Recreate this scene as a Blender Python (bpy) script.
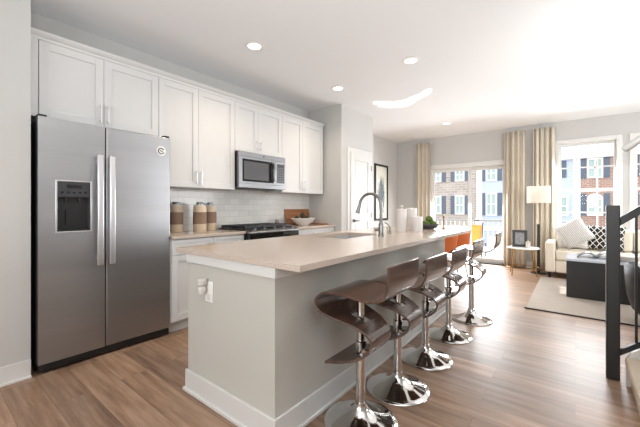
import bpy, bmesh, math, random
from mathutils import Vector, Matrix
for o in list(bpy.data.objects): bpy.data.objects.remove(o)
SC = bpy.context.scene; COL = SC.collection
PI = math.pi
random.seed(7)

# ------------------------------------------------------------------ camera, sky, sun, area lights, exposure
cam_d = bpy.data.cameras.new('camera'); cam = bpy.data.objects.new('camera', cam_d); COL.objects.link(cam)
cam_d.sensor_width = 36; cam_d.lens = 323/640*36; cam_d.shift_y = -6/640; cam_d.clip_start = .05
cam.location = (0, 0, 1.18); cam.rotation_euler = (PI/2, 0, math.radians(38.3))
SC.camera = cam
SC.view_settings.view_transform = 'Standard'; SC.view_settings.look = 'None'
SC.view_settings.exposure = -0.03; SC.view_settings.gamma = 1; SC.view_settings.use_curve_mapping = False
w = bpy.data.worlds.new('sky'); SC.world = w; w.use_nodes = True
bg = w.node_tree.nodes['Background']; bg.inputs['Color'].default_value = (.95, .975, 1, 1); bg.inputs['Strength'].default_value = 2.5
SC.cycles.use_denoising = True; SC.cycles.max_bounces = 8; SC.cycles.diffuse_bounces = 5
SC.cycles.glossy_bounces = 4; SC.cycles.transparent_max_bounces = 16; SC.cycles.sample_clamp_indirect = 6
SC.cycles.caustics_reflective = False; SC.cycles.caustics_refractive = False

def lamp(name, kind, loc, energy, color=(1,1,1), aim=None, **kw):
    d = bpy.data.lights.new(name, kind); d.energy = energy; d.color = color
    for k, v in kw.items(): setattr(d, k, v)
    o = bpy.data.objects.new(name, d); COL.objects.link(o); o.location = loc
    if aim is not None:
        o.rotation_euler = Vector(aim).to_track_quat('-Z', 'Y').to_euler()
    return o
E47 = math.radians(47)
lamp('sun', 'SUN', (0, 12, 14), 7.0, (1, .96, .9), (.012, -math.cos(E47), -math.sin(E47)), angle=.009)
# fill added behind the camera, and daylight through the glazing of the back wall
lamp('rear_fill', 'AREA', (.2, -2.5, 1.55), 52, (.97, .985, 1), (.0, 1, -.03), shape='RECTANGLE', size=3.6, size_y=2.1)
lamp('patio_door_daylight', 'AREA', (-1.85, 7.62, 1.1), 125, (.92, .96, 1), (0, -1, -.75), shape='RECTANGLE', size=1.4, size_y=1.9)
lamp('window_daylight', 'AREA', (.17, 7.62, 1.7), 75, (.92, .96, 1), (0, -1, -.75), shape='RECTANGLE', size=.85, size_y=1.4)
lamp('side_fill', 'AREA', (3.3, 5.6, 1.5), 65, (.95, .97, 1), (-1, 0, 0), shape='RECTANGLE', size=2.2, size_y=1.5)  # unseen fill added from the right side of the living area

# added spots in place of sun thrown up onto the ceiling by the polished stool backs: a narrow broken arc
_th = math.radians(38.3); _F = Vector((-math.sin(_th), math.cos(_th), 0)); _R = Vector((math.cos(_th), math.sin(_th), 0))
for _x, _y, _w in [(-2.37, 4.36, .55), (-2.32, 4.46, .8), (-2.26, 4.55, .9), (-2.19, 4.61, .95), (-2.11, 4.64, 1.0), (-2.02, 4.64, 1.1), (-1.93, 4.61, 1.2), (-1.87, 4.575, 1.2), (-1.66, 4.44, 1.0), (-1.61, 4.41, .9)]:
    _p = Vector((-.80, 3.72, .83)); _d = (Vector((_x, _y, 2.765))-_p); _l = _d.length; _d.normalize()
    _o = lamp('glint_spot', 'SPOT', _p, 260, (1, .98, .94), spot_size=2*math.atan(.17*_w/_l), spot_blend=.25, shadow_soft_size=.001)
    _yv = (_F-_d*_F.dot(_d)).normalized(); _xv = _yv.cross(-_d)
    _m = Matrix((_xv, _yv, -_d)).transposed().to_4x4(); _m.translation = _p
    _o.matrix_world = _m @ Matrix.Diagonal((.38, 1, 1, 1))

# fill added beside the camera, aimed up at the ceiling
lamp('bounce_fill', 'AREA', (.3, -.1, 1.5), 75, (.97, .985, 1), (-.15, .45, 1), shape='SQUARE', size=.9)

lamp('living_fill', 'AREA', (1.3, 3.3, 1.9), 56, (1, .99, .97), (-.35, 1, .55), shape='SQUARE', size=.9)  # added fill that brightens the living area and back wall

# ------------------------------------------------------------------ helpers
def lin(c): return tuple((x/255/12.92 if x/255 <= .04045 else ((x/255+.055)/1.055)**2.4) for x in c) + (1,)
class NT:
    def __init__(s, name):
        s.m = bpy.data.materials.new(name); s.m.use_nodes = True; s.t = s.m.node_tree
        s.b = s.t.nodes['Principled BSDF']; s.out = s.t.nodes['Material Output']
    def n(s, typ, **kw):
        x = s.t.nodes.new(typ)
        for k, v in kw.items():
            if k in x.inputs: x.inputs[k].default_value = v
            else: setattr(x, k, v)
        return x
    def l(s, a, b): s.t.links.new(a, b)
    def math(s, op, a, b=None, clamp=False):
        x = s.t.nodes.new('ShaderNodeMath'); x.operation = op; x.use_clamp = clamp
        for i, v in enumerate((a, b)):
            if v is None: continue
            if isinstance(v, (int, float)): x.inputs[i].default_value = v
            else: s.l(v, x.inputs[i])
        return x.outputs[0]
    def mix(s, f, a, b):
        x = s.t.nodes.new('ShaderNodeMix'); x.data_type = 'RGBA'
        for sock, v in ((x.inputs[0], f), (x.inputs[6], a), (x.inputs[7], b)):
            if isinstance(v, (int, float, tuple)): sock.default_value = v
            else: s.l(v, sock)
        return x.outputs[2]
    def coords(s, scale=(1,1,1), kind='pos', rot=(0,0,0)):
        if kind == 'pos': src = s.n('ShaderNodeNewGeometry').outputs['Position']
        else: src = s.n('ShaderNodeTexCoord').outputs['Object']
        mp = s.n('ShaderNodeMapping'); mp.inputs['Scale'].default_value = scale; mp.inputs['Rotation'].default_value = rot
        s.l(src, mp.inputs['Vector']); return mp.outputs[0]
    def noise(s, vec, scale, detail=3, rough=.5):
        x = s.n('ShaderNodeTexNoise'); x.inputs['Scale'].default_value = scale; x.inputs['Detail'].default_value = detail
        x.inputs['Roughness'].default_value = rough; s.l(vec, x.inputs['Vector']); return x.outputs['Fac']
    def ramp(s, f, stops):
        x = s.n('ShaderNodeValToRGB'); e = x.color_ramp.elements
        while len(e) < len(stops): e.new(.5)
        for i, (p, c) in enumerate(stops): e[i].position = p; e[i].color = c
        s.l(f, x.inputs[0]); return x.outputs[0]
    def bump(s, h, strength=.2, dist=.01):
        x = s.n('ShaderNodeBump'); x.inputs['Strength'].default_value = strength; x.inputs['Distance'].default_value = dist
        s.l(h, x.inputs['Height']); s.l(x.outputs[0], s.b.inputs['Normal'])
def plain(name, rgb, rough=.5, metal=0, var=.03, scale=8, spec=None, coat=0, kind='pos', bump=0):
    """principled surface whose colour varies faintly with a noise"""
    t = NT(name); c = lin(rgb)
    v = t.coords(kind=kind); f = t.noise(v, scale)
    a = tuple(min(1, x*(1-var)) for x in c[:3]) + (1,); b = tuple(min(1, x*(1+var)) for x in c[:3]) + (1,)
    t.l(t.mix(f, a, b), t.b.inputs['Base Color'])
    t.b.inputs['Roughness'].default_value = rough; t.b.inputs['Metallic'].default_value = metal
    if spec is not None: t.b.inputs['Specular IOR Level'].default_value = spec
    t.b.inputs['Coat Weight'].default_value = coat
    if bump: t.bump(t.noise(v, scale*12, 4), bump, .004)
    return t.m
def emit(name, rgb, s):
    t = NT(name); t.b.inputs['Base Color'].default_value = lin(rgb)
    t.b.inputs['Emission Color'].default_value = lin(rgb); t.b.inputs['Emission Strength'].default_value = s
    return t.m
def glass_pane(name, tint=(1,1,1,1), refl=.06):
    t = NT(name); tr = t.n('ShaderNodeBsdfTransparent'); tr.inputs[0].default_value = tint
    gl = t.n('ShaderNodeBsdfGlossy'); gl.inputs['Roughness'].default_value = .02
    mx = t.n('ShaderNodeMixShader'); fr = t.n('ShaderNodeLayerWeight'); fr.inputs[0].default_value = .1
    t.l(t.math('MULTIPLY', fr.outputs['Fresnel'], refl*8, True), mx.inputs[0])
    t.l(tr.outputs[0], mx.inputs[1]); t.l(gl.outputs[0], mx.inputs[2]); t.l(mx.outputs[0], t.out.inputs[0])
    return t.m
def brushed(name, rgb, rough=.3, axis='h', amt=.12):
    t = NT(name); sc = (1, 1.2, 60) if axis == 'h' else (60, 60, 1.2)
    f = t.noise(t.coords(sc), 3, 4, .6)
    g = t.noise(t.coords((.6, .6, 2.2)), 1.6, 2)
    c = lin(rgb)
    g2 = t.ramp(t.noise(t.coords((.35, .35, 5)), 1.3, 3), [(.3, (0,0,0,1)), (.7, (1,1,1,1))])
    t.l(t.mix(t.math('MULTIPLY', t.math('ADD', f, g2), .5), tuple(x*.84 for x in c[:3])+(1,), tuple(min(1, x*1.1) for x in c[:3])+(1,)), t.b.inputs['Base Color'])
    t.l(t.math('ADD', t.math('MULTIPLY', f, amt), t.math('ADD', t.math('MULTIPLY', g, .08), rough-.1)), t.b.inputs['Roughness'])
    t.b.inputs['Metallic'].default_value = 1; t.bump(f, .04, .002)
    return t.m
def wood(name, c1, c2, axis='x', rough=.4, scale=6, coat=0, kind='pos', stretch=12):
    t = NT(name); sc = {'x': (1, stretch, stretch), 'y': (stretch, 1, stretch), 'z': (stretch, stretch, 1)}[axis]
    f = t.noise(t.coords(sc, kind), scale/3, 5, .6)
    t.l(t.ramp(f, [(.3, lin(c1)), (.7, lin(c2))]), t.b.inputs['Base Color'])
    t.b.inputs['Roughness'].default_value = rough; t.b.inputs['Coat Weight'].default_value = coat
    t.b.inputs['Coat Roughness'].default_value = .15
    return t.m

class MB:
    """collects shapes and links them as one mesh object"""
    def __init__(s): s.v = []; s.f = []; s.mi = []; s.cur = 0
    def add(s, vs, fs):
        b = len(s.v); s.v += [tuple(p) for p in vs]; s.f += [tuple(b+i for i in f) for f in fs]; s.mi += [s.cur]*len(fs); return s
    def box(s, x0, x1, y0, y1, z0, z1, M=None):
        if x0 > x1: x0, x1 = x1, x0
        if y0 > y1: y0, y1 = y1, y0
        if z0 > z1: z0, z1 = z1, z0
        vs = [Vector((x, y, z)) for z in (z0, z1) for y in (y0, y1) for x in (x0, x1)]
        if M: vs = [M @ p for p in vs]
        return s.add(vs, [(0,2,3,1), (4,5,7,6), (0,1,5,4), (2,6,7,3), (0,4,6,2), (1,3,7,5)])
    def lathe(s, prof, c=(0,0,0), n=32, M=None, solid_ring=False):
        vs = []; fs = []; k = len(prof); rows = []
        for r, z in prof:
            if r < 1e-5: rows.append([len(vs)]*n); vs.append(Vector((0, 0, z))); continue
            rows.append(list(range(len(vs), len(vs)+n)))
            for i in range(n):
                a = 2*PI*i/n; vs.append(Vector((r*math.cos(a), r*math.sin(a), z)))
        for j in range(k-1):
            A, B = rows[j], rows[j+1]
            for i in range(n):
                q = []
                for p in (A[i], A[(i+1) % n], B[(i+1) % n], B[i]):
                    if p not in q: q.append(p)
                if len(q) > 2: fs.append(tuple(q))
        if not solid_ring:
            if prof[0][0] > 1e-5: fs.append(tuple(reversed(rows[0])))
            if prof[-1][0] > 1e-5: fs.append(tuple(rows[-1]))
        if M: vs = [M @ p for p in vs]
        return s.add([p+Vector(c) for p in vs], fs)
    def rod(s, p0, p1, r0, r1=None, n=12):
        return s.tube([p0, p1], [r0, r0 if r1 is None else r1], n)
    def tube(s, pts, r, n=10):
        pts = [Vector(p) for p in pts]; k = len(pts)
        rs = r if isinstance(r, (list, tuple)) else [r]*k
        vs = []; up = None
        for i in range(k):
            t = (pts[min(i+1, k-1)]-pts[max(i-1, 0)]).normalized()
            if up is None: up = t.orthogonal().normalized()
            up = (up - t*up.dot(t)); up = up.normalized() if up.length > 1e-6 else t.orthogonal().normalized()
            bi = t.cross(up)
            for j in range(n):
                a = 2*PI*j/n; vs.append(pts[i]+(up*math.cos(a)+bi*math.sin(a))*rs[i])
        fs = [(i*n+j, i*n+(j+1) % n, (i+1)*n+(j+1) % n, (i+1)*n+j) for i in range(k-1) for j in range(n)]
        fs += [tuple(reversed(range(n))), tuple((k-1)*n+j for j in range(n))]
        return s.add(vs, fs)
    def prism(s, poly, axis, a0, a1):
        """poly in the two other axes (x,y,z order), extruded along axis"""
        def P(u, v, a): return {'x': (a, u, v), 'y': (u, a, v), 'z': (u, v, a)}[axis]
        k = len(poly); vs = [P(u, v, a0) for u, v in poly]+[P(u, v, a1) for u, v in poly]
        fs = [(i, (i+1) % k, k+(i+1) % k, k+i) for i in range(k)]+[tuple(reversed(range(k))), tuple(range(k, 2*k))]
        return s.add(vs, fs)
    def strip(s, prof, th, y0, y1):
        """bent sheet: profile in x,z with a thickness, extruded along y; quads only"""
        P = [Vector((a, b)) for a, b in prof]; k = len(P); A = []; B = []
        for i in range(k):
            t = (P[min(i+1, k-1)]-P[max(i-1, 0)]).normalized(); nn = Vector((-t.y, t.x))*th/2
            A.append(P[i]+nn); B.append(P[i]-nn)
        vs = []
        for y in (y0, y1):
            vs += [(p.x, y, p.y) for p in A]+[(p.x, y, p.y) for p in B]
        o = 2*k; fs = []
        for i in range(k-1):
            fs += [(i, i+1, o+i+1, o+i), (k+i+1, k+i, o+k+i, o+k+i+1), (i+1, i, k+i, k+i+1), (o+i, o+i+1, o+k+i+1, o+k+i)]
        fs += [(0, o, o+k, k), (k-1, 2*k-1, o+2*k-1, o+k-1)]
        return s.add(vs, fs)
    def grid(s, fn, nu, nv, flip=False):
        vs = [fn(i/nu, j/nv) for j in range(nv+1) for i in range(nu+1)]; q = nu+1
        fs = [(j*q+i, j*q+i+1, (j+1)*q+i+1, (j+1)*q+i) for j in range(nv) for i in range(nu)]
        return s.add(vs, fs)
    def ball(s, c, r, sx=1, sy=1, sz=1, n=16, jit=0, M=None):
        pr = [(r*math.sin(PI*i/(n//2+2)) if 0 < i < n//2+2 else 0, -r*math.cos(PI*i/(n//2+2))) for i in range(n//2+3)]
        b = len(s.v); s.lathe(pr, (0,0,0), n)
        for i in range(b, len(s.v)):
            x, y, z = s.v[i]; k = 1+random.uniform(-jit, jit); p = Vector((x*sx*k, y*sy*k, z*sz*k))
            if M: p = M @ p
            s.v[i] = tuple(p+Vector(c))
        return s
    def build(s, name, mat, parent=None, bevel=0, seg=2, solid=0, sub=0, angle=35):
        root = parent
        while root is not None and root.parent is not None: root = root.parent
        if root is not None: off = Vector(root.location)
        else:
            xs, ys, zs = zip(*s.v); off = Vector(((min(xs)+max(xs))/2, (min(ys)+max(ys))/2, min(zs)))
        me = bpy.data.meshes.new(name)
        me.from_pydata([tuple(Vector(p)-off) for p in s.v], [], s.f)
        bm = bmesh.new(); bm.from_mesh(me); bmesh.ops.recalc_face_normals(bm, faces=bm.faces[:]); bm.to_mesh(me); bm.free()
        for m in (mat if isinstance(mat, list) else [mat]): me.materials.append(m)
        for p, i in zip(me.polygons, s.mi): p.material_index = i
        me.shade_smooth()
        me.set_sharp_from_angle(angle=math.radians(angle))
        o = bpy.data.objects.new(name, me); COL.objects.link(o)
        if parent is None: o.location = off
        else: o.parent = parent
        if solid: md = o.modifiers.new('solid', 'SOLIDIFY'); md.thickness = solid; md.offset = 0
        if sub: md = o.modifiers.new('sub', 'SUBSURF'); md.levels = sub; md.render_levels = sub
        if bevel:
            md = o.modifiers.new('bevel', 'BEVEL'); md.width = bevel; md.segments = seg; md.limit_method = 'ANGLE'
            md.angle_limit = math.radians(40)
        return o
def tag(o, label, cat, group=None):
    o['label'] = label; o['category'] = cat
    if group: o['group'] = group
    return o
def thing(name, label, cat, loc, group=None, rz=0):
    o = bpy.data.objects.new(name, None); COL.objects.link(o); o.empty_display_size = .1
    o.location = loc; return tag(o, label, cat, group)
def struct(o): o['kind'] = 'structure'; return o
def sroot(name, loc):
    o = bpy.data.objects.new(name, None); COL.objects.link(o); o.location = loc; o.empty_display_size = .1; return struct(o)
def dup(root, loc, rz=0, label=None, first=False):
    r = root.copy(); COL.objects.link(r); r.location = loc; r.rotation_euler = (0, 0, rz)
    if label: r['label'] = label
    for ch in list(root.children):
        c = ch.copy(); COL.objects.link(c); c.parent = r
        for g in list(ch.children):
            d = g.copy(); COL.objects.link(d); d.parent = c
    return r
def box(name, mat, b, parent=None, bevel=0, seg=2): return MB().box(*b).build(name, mat, parent, bevel, seg)

# ------------------------------------------------------------------ materials
M = {}
M['wall'] = plain('wall_paint', (190, 189, 186), .75, var=.015, scale=2)
M['ceil'] = plain('ceiling_paint', (233, 235, 237), .85, var=.01, scale=2)
M['trim'] = plain('white_trim', (210, 209, 206), .4, var=.01)
M['cab'] = plain('cabinet_white', (208, 208, 207), .35, var=.012)
M['island'] = plain('island_paint', (190, 188, 180), .5, var=.02, scale=3)
M['steel'] = brushed('brushed_steel', (172, 172, 174), .38)
M['steel2'] = brushed('bright_steel', (146, 146, 148), .3)
M['satin'] = plain('satin_handle', (214, 214, 216), .38, 1, .01)
M['chrome'] = plain('chrome', (215, 213, 210), .06, 1, .01)
M['nickel'] = plain('satin_nickel', (128, 126, 123), .28, 1, .02)
M['black'] = plain('black_plastic', (18, 18, 19), .4, var=.1)
M['blackgl'] = plain('black_glass', (10, 10, 12), .08, var=.1)
M['iron'] = plain('cast_iron', (24, 24, 26), .45, var=.1)
M['dark'] = plain('charcoal', (30, 29, 28), .45, var=.06)
M['white'] = plain('white_plastic', (235, 234, 230), .4, var=.01)
M['ceramic'] = plain('white_ceramic', (208, 205, 202), .35, var=.015)
M['cream'] = plain('cream_ceramic', (204, 186, 162), .4, var=.03)
M['brass'] = plain('brass', (170, 130, 72), .28, 1, .05)
M['linen'] = plain('linen', (202, 193, 177), .9, var=.015, scale=3)
M['walnut'] = wood('walnut_veneer', (64, 44, 36), (98, 72, 59), 'y', .26, 8, .6)
M['board'] = wood('board_wood', (120, 72, 40), (168, 112, 70), 'y', .5, 8)
M['sofa'] = plain('sofa_fabric', (222, 213, 196), .9, var=.03, scale=40, bump=.2)
M['leather'] = plain('orange_leather', (176, 88, 36), .42, var=.08, scale=10)
M['foliage'] = plain('moss', (74, 96, 40), .9, var=.35, scale=60)
M['rug'] = plain('rug_pile', (160, 149, 138), .95, var=.08, scale=6, bump=.4)
M['carpet'] = plain('stair_carpet', (186, 172, 154), .95, var=.08, scale=60, bump=.5)
M['concrete'] = plain('deck_boards', (190, 186, 178), .8, var=.05)
M['asphalt'] = plain('street', (150, 150, 148), .9, var=.06)
M['pane'] = glass_pane('window_glass')
M['lens'] = emit('lit_lens', (255, 247, 232), 6)

def floor_mat():
    t = NT('wood_planks'); v = t.coords()
    br = t.n('ShaderNodeTexBrick'); br.offset = .37; br.offset_frequency = 2
    br.inputs['Scale'].default_value = 1; br.inputs['Brick Width'].default_value = 1.22; br.inputs['Row Height'].default_value = .178
    br.inputs['Mortar Size'].default_value = .0016; br.inputs['Mortar Smooth'].default_value = .1; br.inputs['Bias'].default_value = 0
    br.inputs['Color1'].default_value = (0,0,0,1); br.inputs['Color2'].default_value = (1,1,1,1); br.inputs['Mortar'].default_value = (.5,.5,.5,1)
    t.l(v, br.inputs['Vector'])
    # grain, shifted per plank
    sh = t.n('ShaderNodeVectorMath'); sh.operation = 'ADD'
    cmb = t.n('ShaderNodeCombineXYZ'); t.l(t.math('MULTIPLY', br.outputs['Color'], 37.), cmb.inputs[0]); t.l(t.math('MULTIPLY', br.outputs['Color'], 11.), cmb.inputs[2])
    t.l(v, sh.inputs[0]); t.l(cmb.outputs[0], sh.inputs[1])
    mp = t.n('ShaderNodeMapping'); mp.inputs['Scale'].default_value = (1.1, 13, 1); t.l(sh.outputs[0], mp.inputs[0])
    g = t.noise(mp.outputs[0], 1.6, 6, .62)
    mp2 = t.n('ShaderNodeMapping'); mp2.inputs['Scale'].default_value = (.8, 3.2, 1); t.l(sh.outputs[0], mp2.inputs[0])
    g2 = t.noise(mp2.outputs[0], 1.5, 3, .5)
    col = t.ramp(g, [(.28, lin((100, 73, 53))), (.5, lin((156, 124, 98))), (.72, lin((190, 162, 140)))])
    col = t.mix(t.math('MULTIPLY', g2, .6), col, lin((136, 114, 99)))
    tone = t.ramp(br.outputs['Color'], [(0, (.72, .72, .73, 1)), (1, (1.16, 1.14, 1.12, 1))])
    mul = t.n('ShaderNodeMix'); mul.data_type = 'RGBA'; mul.blend_type = 'MULTIPLY'; mul.inputs[0].default_value = 1
    t.l(col, mul.inputs[6]); t.l(tone, mul.inputs[7])
    t.l(t.mix(t.math('MULTIPLY', br.outputs['Fac'], .55), mul.outputs[2], lin((70, 52, 42))), t.b.inputs['Base Color'])
    t.b.inputs['Roughness'].default_value = .4
    t.bump(t.math('ADD', t.math('MULTIPLY', g, .3), t.math('MULTIPLY', br.outputs['Fac'], -1.)), .12, .003)
    return t.m
M['floor'] = floor_mat()
def quartz_mat():
    t = NT('speckled_quartz'); v = t.coords()
    f = t.noise(v, 140, 5, .75); g = t.noise(v, 300, 2, .6)
    c = t.ramp(f, [(.35, lin((176, 162, 150))), (.5, lin((191, 176, 163))), (.66, lin((204, 191, 180)))])
    c = t.mix(t.ramp(g, [(.62, (0,0,0,1)), (.7, (.35,.35,.35,1))]), c, lin((120, 112, 106)))
    t.l(c, t.b.inputs['Base Color']); t.b.inputs['Roughness'].default_value = .16
    t.b.inputs['Specular IOR Level'].default_value = .6
    return t.m
M['quartz'] = quartz_mat()
def tile_mat(axis):
    t = NT('subway_tile'); v = t.n('ShaderNodeNewGeometry').outputs['Position']
    sp = t.n('ShaderNodeSeparateXYZ'); t.l(v, sp.inputs[0]); cb = t.n('ShaderNodeCombineXYZ')
    t.l(sp.outputs[1 if axis == 'y' else 0], cb.inputs[0]); t.l(sp.outputs[2], cb.inputs[1])
    br = t.n('ShaderNodeTexBrick'); br.offset = .5
    br.inputs['Scale'].default_value = 1; br.inputs['Brick Width'].default_value = .152; br.inputs['Row Height'].default_value = .076
    br.inputs['Mortar Size'].default_value = .0025; br.inputs['Mortar Smooth'].default_value = .3
    br.inputs['Color1'].default_value = lin((212, 210, 206)); br.inputs['Color2'].default_value = lin((222, 220, 216)); br.inputs['Mortar'].default_value = lin((200, 197, 190))
    t.l(cb.outputs[0], br.inputs['Vector']); t.l(br.outputs['Color'], t.b.inputs['Base Color'])
    t.b.inputs['Roughness'].default_value = .13
    nz = t.noise(v, 9, 2)
    t.bump(t.math('ADD', t.math('MULTIPLY', br.outputs['Fac'], -1.), t.math('MULTIPLY', nz, .8)), .35, .004)
    return t.m
M['tile'] = tile_mat('y'); M['tilex'] = tile_mat('x')
def brick_wall(name, c1, c2, mortar, bw=.22, rh=.075, ms=.012):
    t = NT(name); v = t.n('ShaderNodeNewGeometry').outputs['Position']
    sp = t.n('ShaderNodeSeparateXYZ'); t.l(v, sp.inputs[0]); cb = t.n('ShaderNodeCombineXYZ')
    t.l(t.math('ADD', sp.outputs[0], sp.outputs[1]), cb.inputs[0]); t.l(sp.outputs[2], cb.inputs[1])
    br = t.n('ShaderNodeTexBrick'); br.inputs['Scale'].default_value = 1; br.inputs['Brick Width'].default_value = bw
    br.inputs['Row Height'].default_value = rh; br.inputs['Mortar Size'].default_value = ms
    br.inputs['Color1'].default_value = lin(c1); br.inputs['Color2'].default_value = lin(c2); br.inputs['Mortar'].default_value = lin(mortar)
    t.l(cb.outputs[0], br.inputs['Vector'])
    f = t.noise(v, 1.2, 3)
    t.l(t.mix(t.math('MULTIPLY', f, .5), br.outputs['Color'], lin(mortar)), t.b.inputs['Base Color'])
    t.b.inputs['Roughness'].default_value = .9
    return t.m
M['redbrick'] = brick_wall('red_brick', (138, 98, 86), (158, 116, 102), (184, 168, 158), .24, .1)
M['stone'] = brick_wall('pale_brick', (138, 125, 119), (176, 163, 154), (190, 182, 175), .5, .17, .02)
def siding_mat():
    t = NT('blue_siding'); v = t.n('ShaderNodeNewGeometry').outputs['Position']; sp = t.n('ShaderNodeSeparateXYZ'); t.l(v, sp.inputs[0])
    f = t.math('FRACT', t.math('MULTIPLY', sp.outputs[2], 7.))
    t.l(t.mix(t.math('LESS_THAN', f, .12), lin((186, 196, 215)), lin((158, 170, 194))), t.b.inputs['Base Color'])
    t.b.inputs['Roughness'].default_value = .7; return t.m
M['siding'] = siding_mat()
M['shutter'] = plain('shutter_paint', (88, 98, 114), .6, var=.04)
M['farglass'] = plain('far_glass', (150, 172, 168), .1, .0, .25, 1.2, spec=.9)
M['outwhite'] = plain('exterior_white', (235, 234, 230), .6, var=.01)
def stripes_mat(name, c1, c2, freq=60, kind='Object', axis=2, edge=.5):
    t = NT(name); sp = t.n('ShaderNodeSeparateXYZ'); t.l(t.n('ShaderNodeTexCoord').outputs[kind], sp.inputs[0])
    nz = t.noise(t.n('ShaderNodeTexCoord').outputs[kind], 30, 3)
    f = t.math('FRACT', t.math('ADD', t.math('MULTIPLY', sp.outputs[axis], freq), t.math('MULTIPLY', nz, .8)))
    t.l(t.mix(t.math('LESS_THAN', f, edge), lin(c1), lin(c2)), t.b.inputs['Base Color']); t.b.inputs['Roughness'].default_value = .9
    return t.m
def trellis_mat():
    t = NT('trellis_fabric'); sp = t.n('ShaderNodeSeparateXYZ'); t.l(t.n('ShaderNodeTexCoord').outputs['Object'], sp.inputs[0])
    def band(op):
        s_ = t.math('MULTIPLY', t.math(op, t.math('MULTIPLY', sp.outputs[0], 1.1), t.math('MULTIPLY', sp.outputs[2], .85)), 11.0)
        wv = t.math('MULTIPLY', t.math('SINE', t.math('MULTIPLY', sp.outputs[2], 50.)), .06)
        return t.math('LESS_THAN', t.math('ABSOLUTE', t.math('SUBTRACT', t.math('FRACT', t.math('ADD', t.math('ADD', s_, wv), 40.3)), .5)), .07)
    f = t.math('MAXIMUM', band('ADD'), band('SUBTRACT'))
    t.l(t.mix(f, lin((28, 28, 30)), lin((226, 222, 214))), t.b.inputs['Base Color']); t.b.inputs['Roughness'].default_value = .85
    return t.m

# ------------------------------------------------------------------ room shell
H = 2.765; XW = -3.46; YB = 7.46; XR = 3.5; YF = -2.6
struct(box('floor', M['floor'], (XW-.2, XR+.1, YF-.1, YB+.02, -.12, 0)))
struct(box('ceiling', M['ceil'], (XW-.2, XR+.2, YF-.2, YB+.2, H, H+.15)))
struct(box('wall_left', M['wall'], (XW-.2, -2.98, YF-.1, .518, 0, H)))              # short wall beside the refrigerator
struct(box('wall_kitchen', M['wall'], (XW-.2, XW, .518, YB+.2, 0, H)))
struct(box('wall_pantry', M['wall'], (XW, -2.80, 4.075, 5.06, 0, H)))
# back wall with openings for the patio door and two windows
def wall_with_holes(name, y0, y1, xs0, xs1, holes, z1):
    m = MB(); x = xs0
    for hx0, hx1, hz0, hz1 in holes:
        m.box(x, hx0, y0, y1, 0, z1)
        if hz0 > 0: m.box(hx0, hx1, y0, y1, 0, hz0)
        m.box(hx0, hx1, y0, y1, hz1, z1); x = hx1
    m.box(x, xs1, y0, y1, 0, z1)
    return struct(m.build(name, M['wall']))
DX0, DX1, DZ = -2.66, -1.06, 2.10
WX0, WX1, WZ0, WZ1 = -.275, .60, .62, 2.39
VX0, VX1 = .745, 1.62
wall_with_holes('wall_back', YB, YB+.18, XW, XR+.1, [(DX0, DX1, 0, DZ), (WX0, WX1, WZ0, WZ1), (VX0, VX1, WZ0, WZ1)], H)
wall_with_holes('wall_front', YF-.1, YF, XW, XR+.1, [(-2.4, 1.2, .5, 2.6)], H)
m = MB(); m.box(XR, XR+.15, YF, 4.4, 0, H); m.box(XR, XR+.15, 6.8, YB, 0, H); m.box(XR, XR+.15, 4.4, 6.8, 0, .7); m.box(XR, XR+.15, 4.4, 6.8, 2.4, H)
struct(m.build('wall_right', M['wall']))
struct(box('wall_stair', M['wall'], (.36, XR, 1.72, 1.86, 0, H)))

def base(name, x0, x1, y0, y1, out):
    """baseboard with a shoe strip; out = direction the board faces"""
    m = MB(); h, t, s_ = .125, .014, .018
    if out == '+x': m.box(x0, x0+t, y0, y1, 0, h); m.box(x0+t, x0+t+s_, y0, y1, 0, .018)
    if out == '-x': m.box(x0-t, x0, y0, y1, 0, h); m.box(x0-t-s_, x0-t, y0, y1, 0, .018)
    if out == '+y': m.box(x0, x1, y0, y0+t, 0, h); m.box(x0, x1, y0+t, y0+t+s_, 0, .018)
    if out == '-y': m.box(x0, x1, y0-t, y0, 0, h); m.box(x0, x1, y0-t-s_, y0-t, 0, .018)
    return struct(m.build(name, M['trim'], bevel=.003))
base('baseboard_left', -2.98, 0, YF, .518, '+x')
base('baseboard_pantry', -2.80, 0, 4.075, 5.06, '+x')
base('baseboard_hall', XW, 0, 5.06, YB, '+x')
base('baseboard_back', -1.04, XR, YB, 0, '-y')
base('baseboard_corner', XW+.04, -2.68, YB, 0, '-y')

# backsplash
struct(box('wall_backsplash', M['tile'], (XW, XW+.012, 1.49, 4.074, .9, 1.42)))

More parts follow.
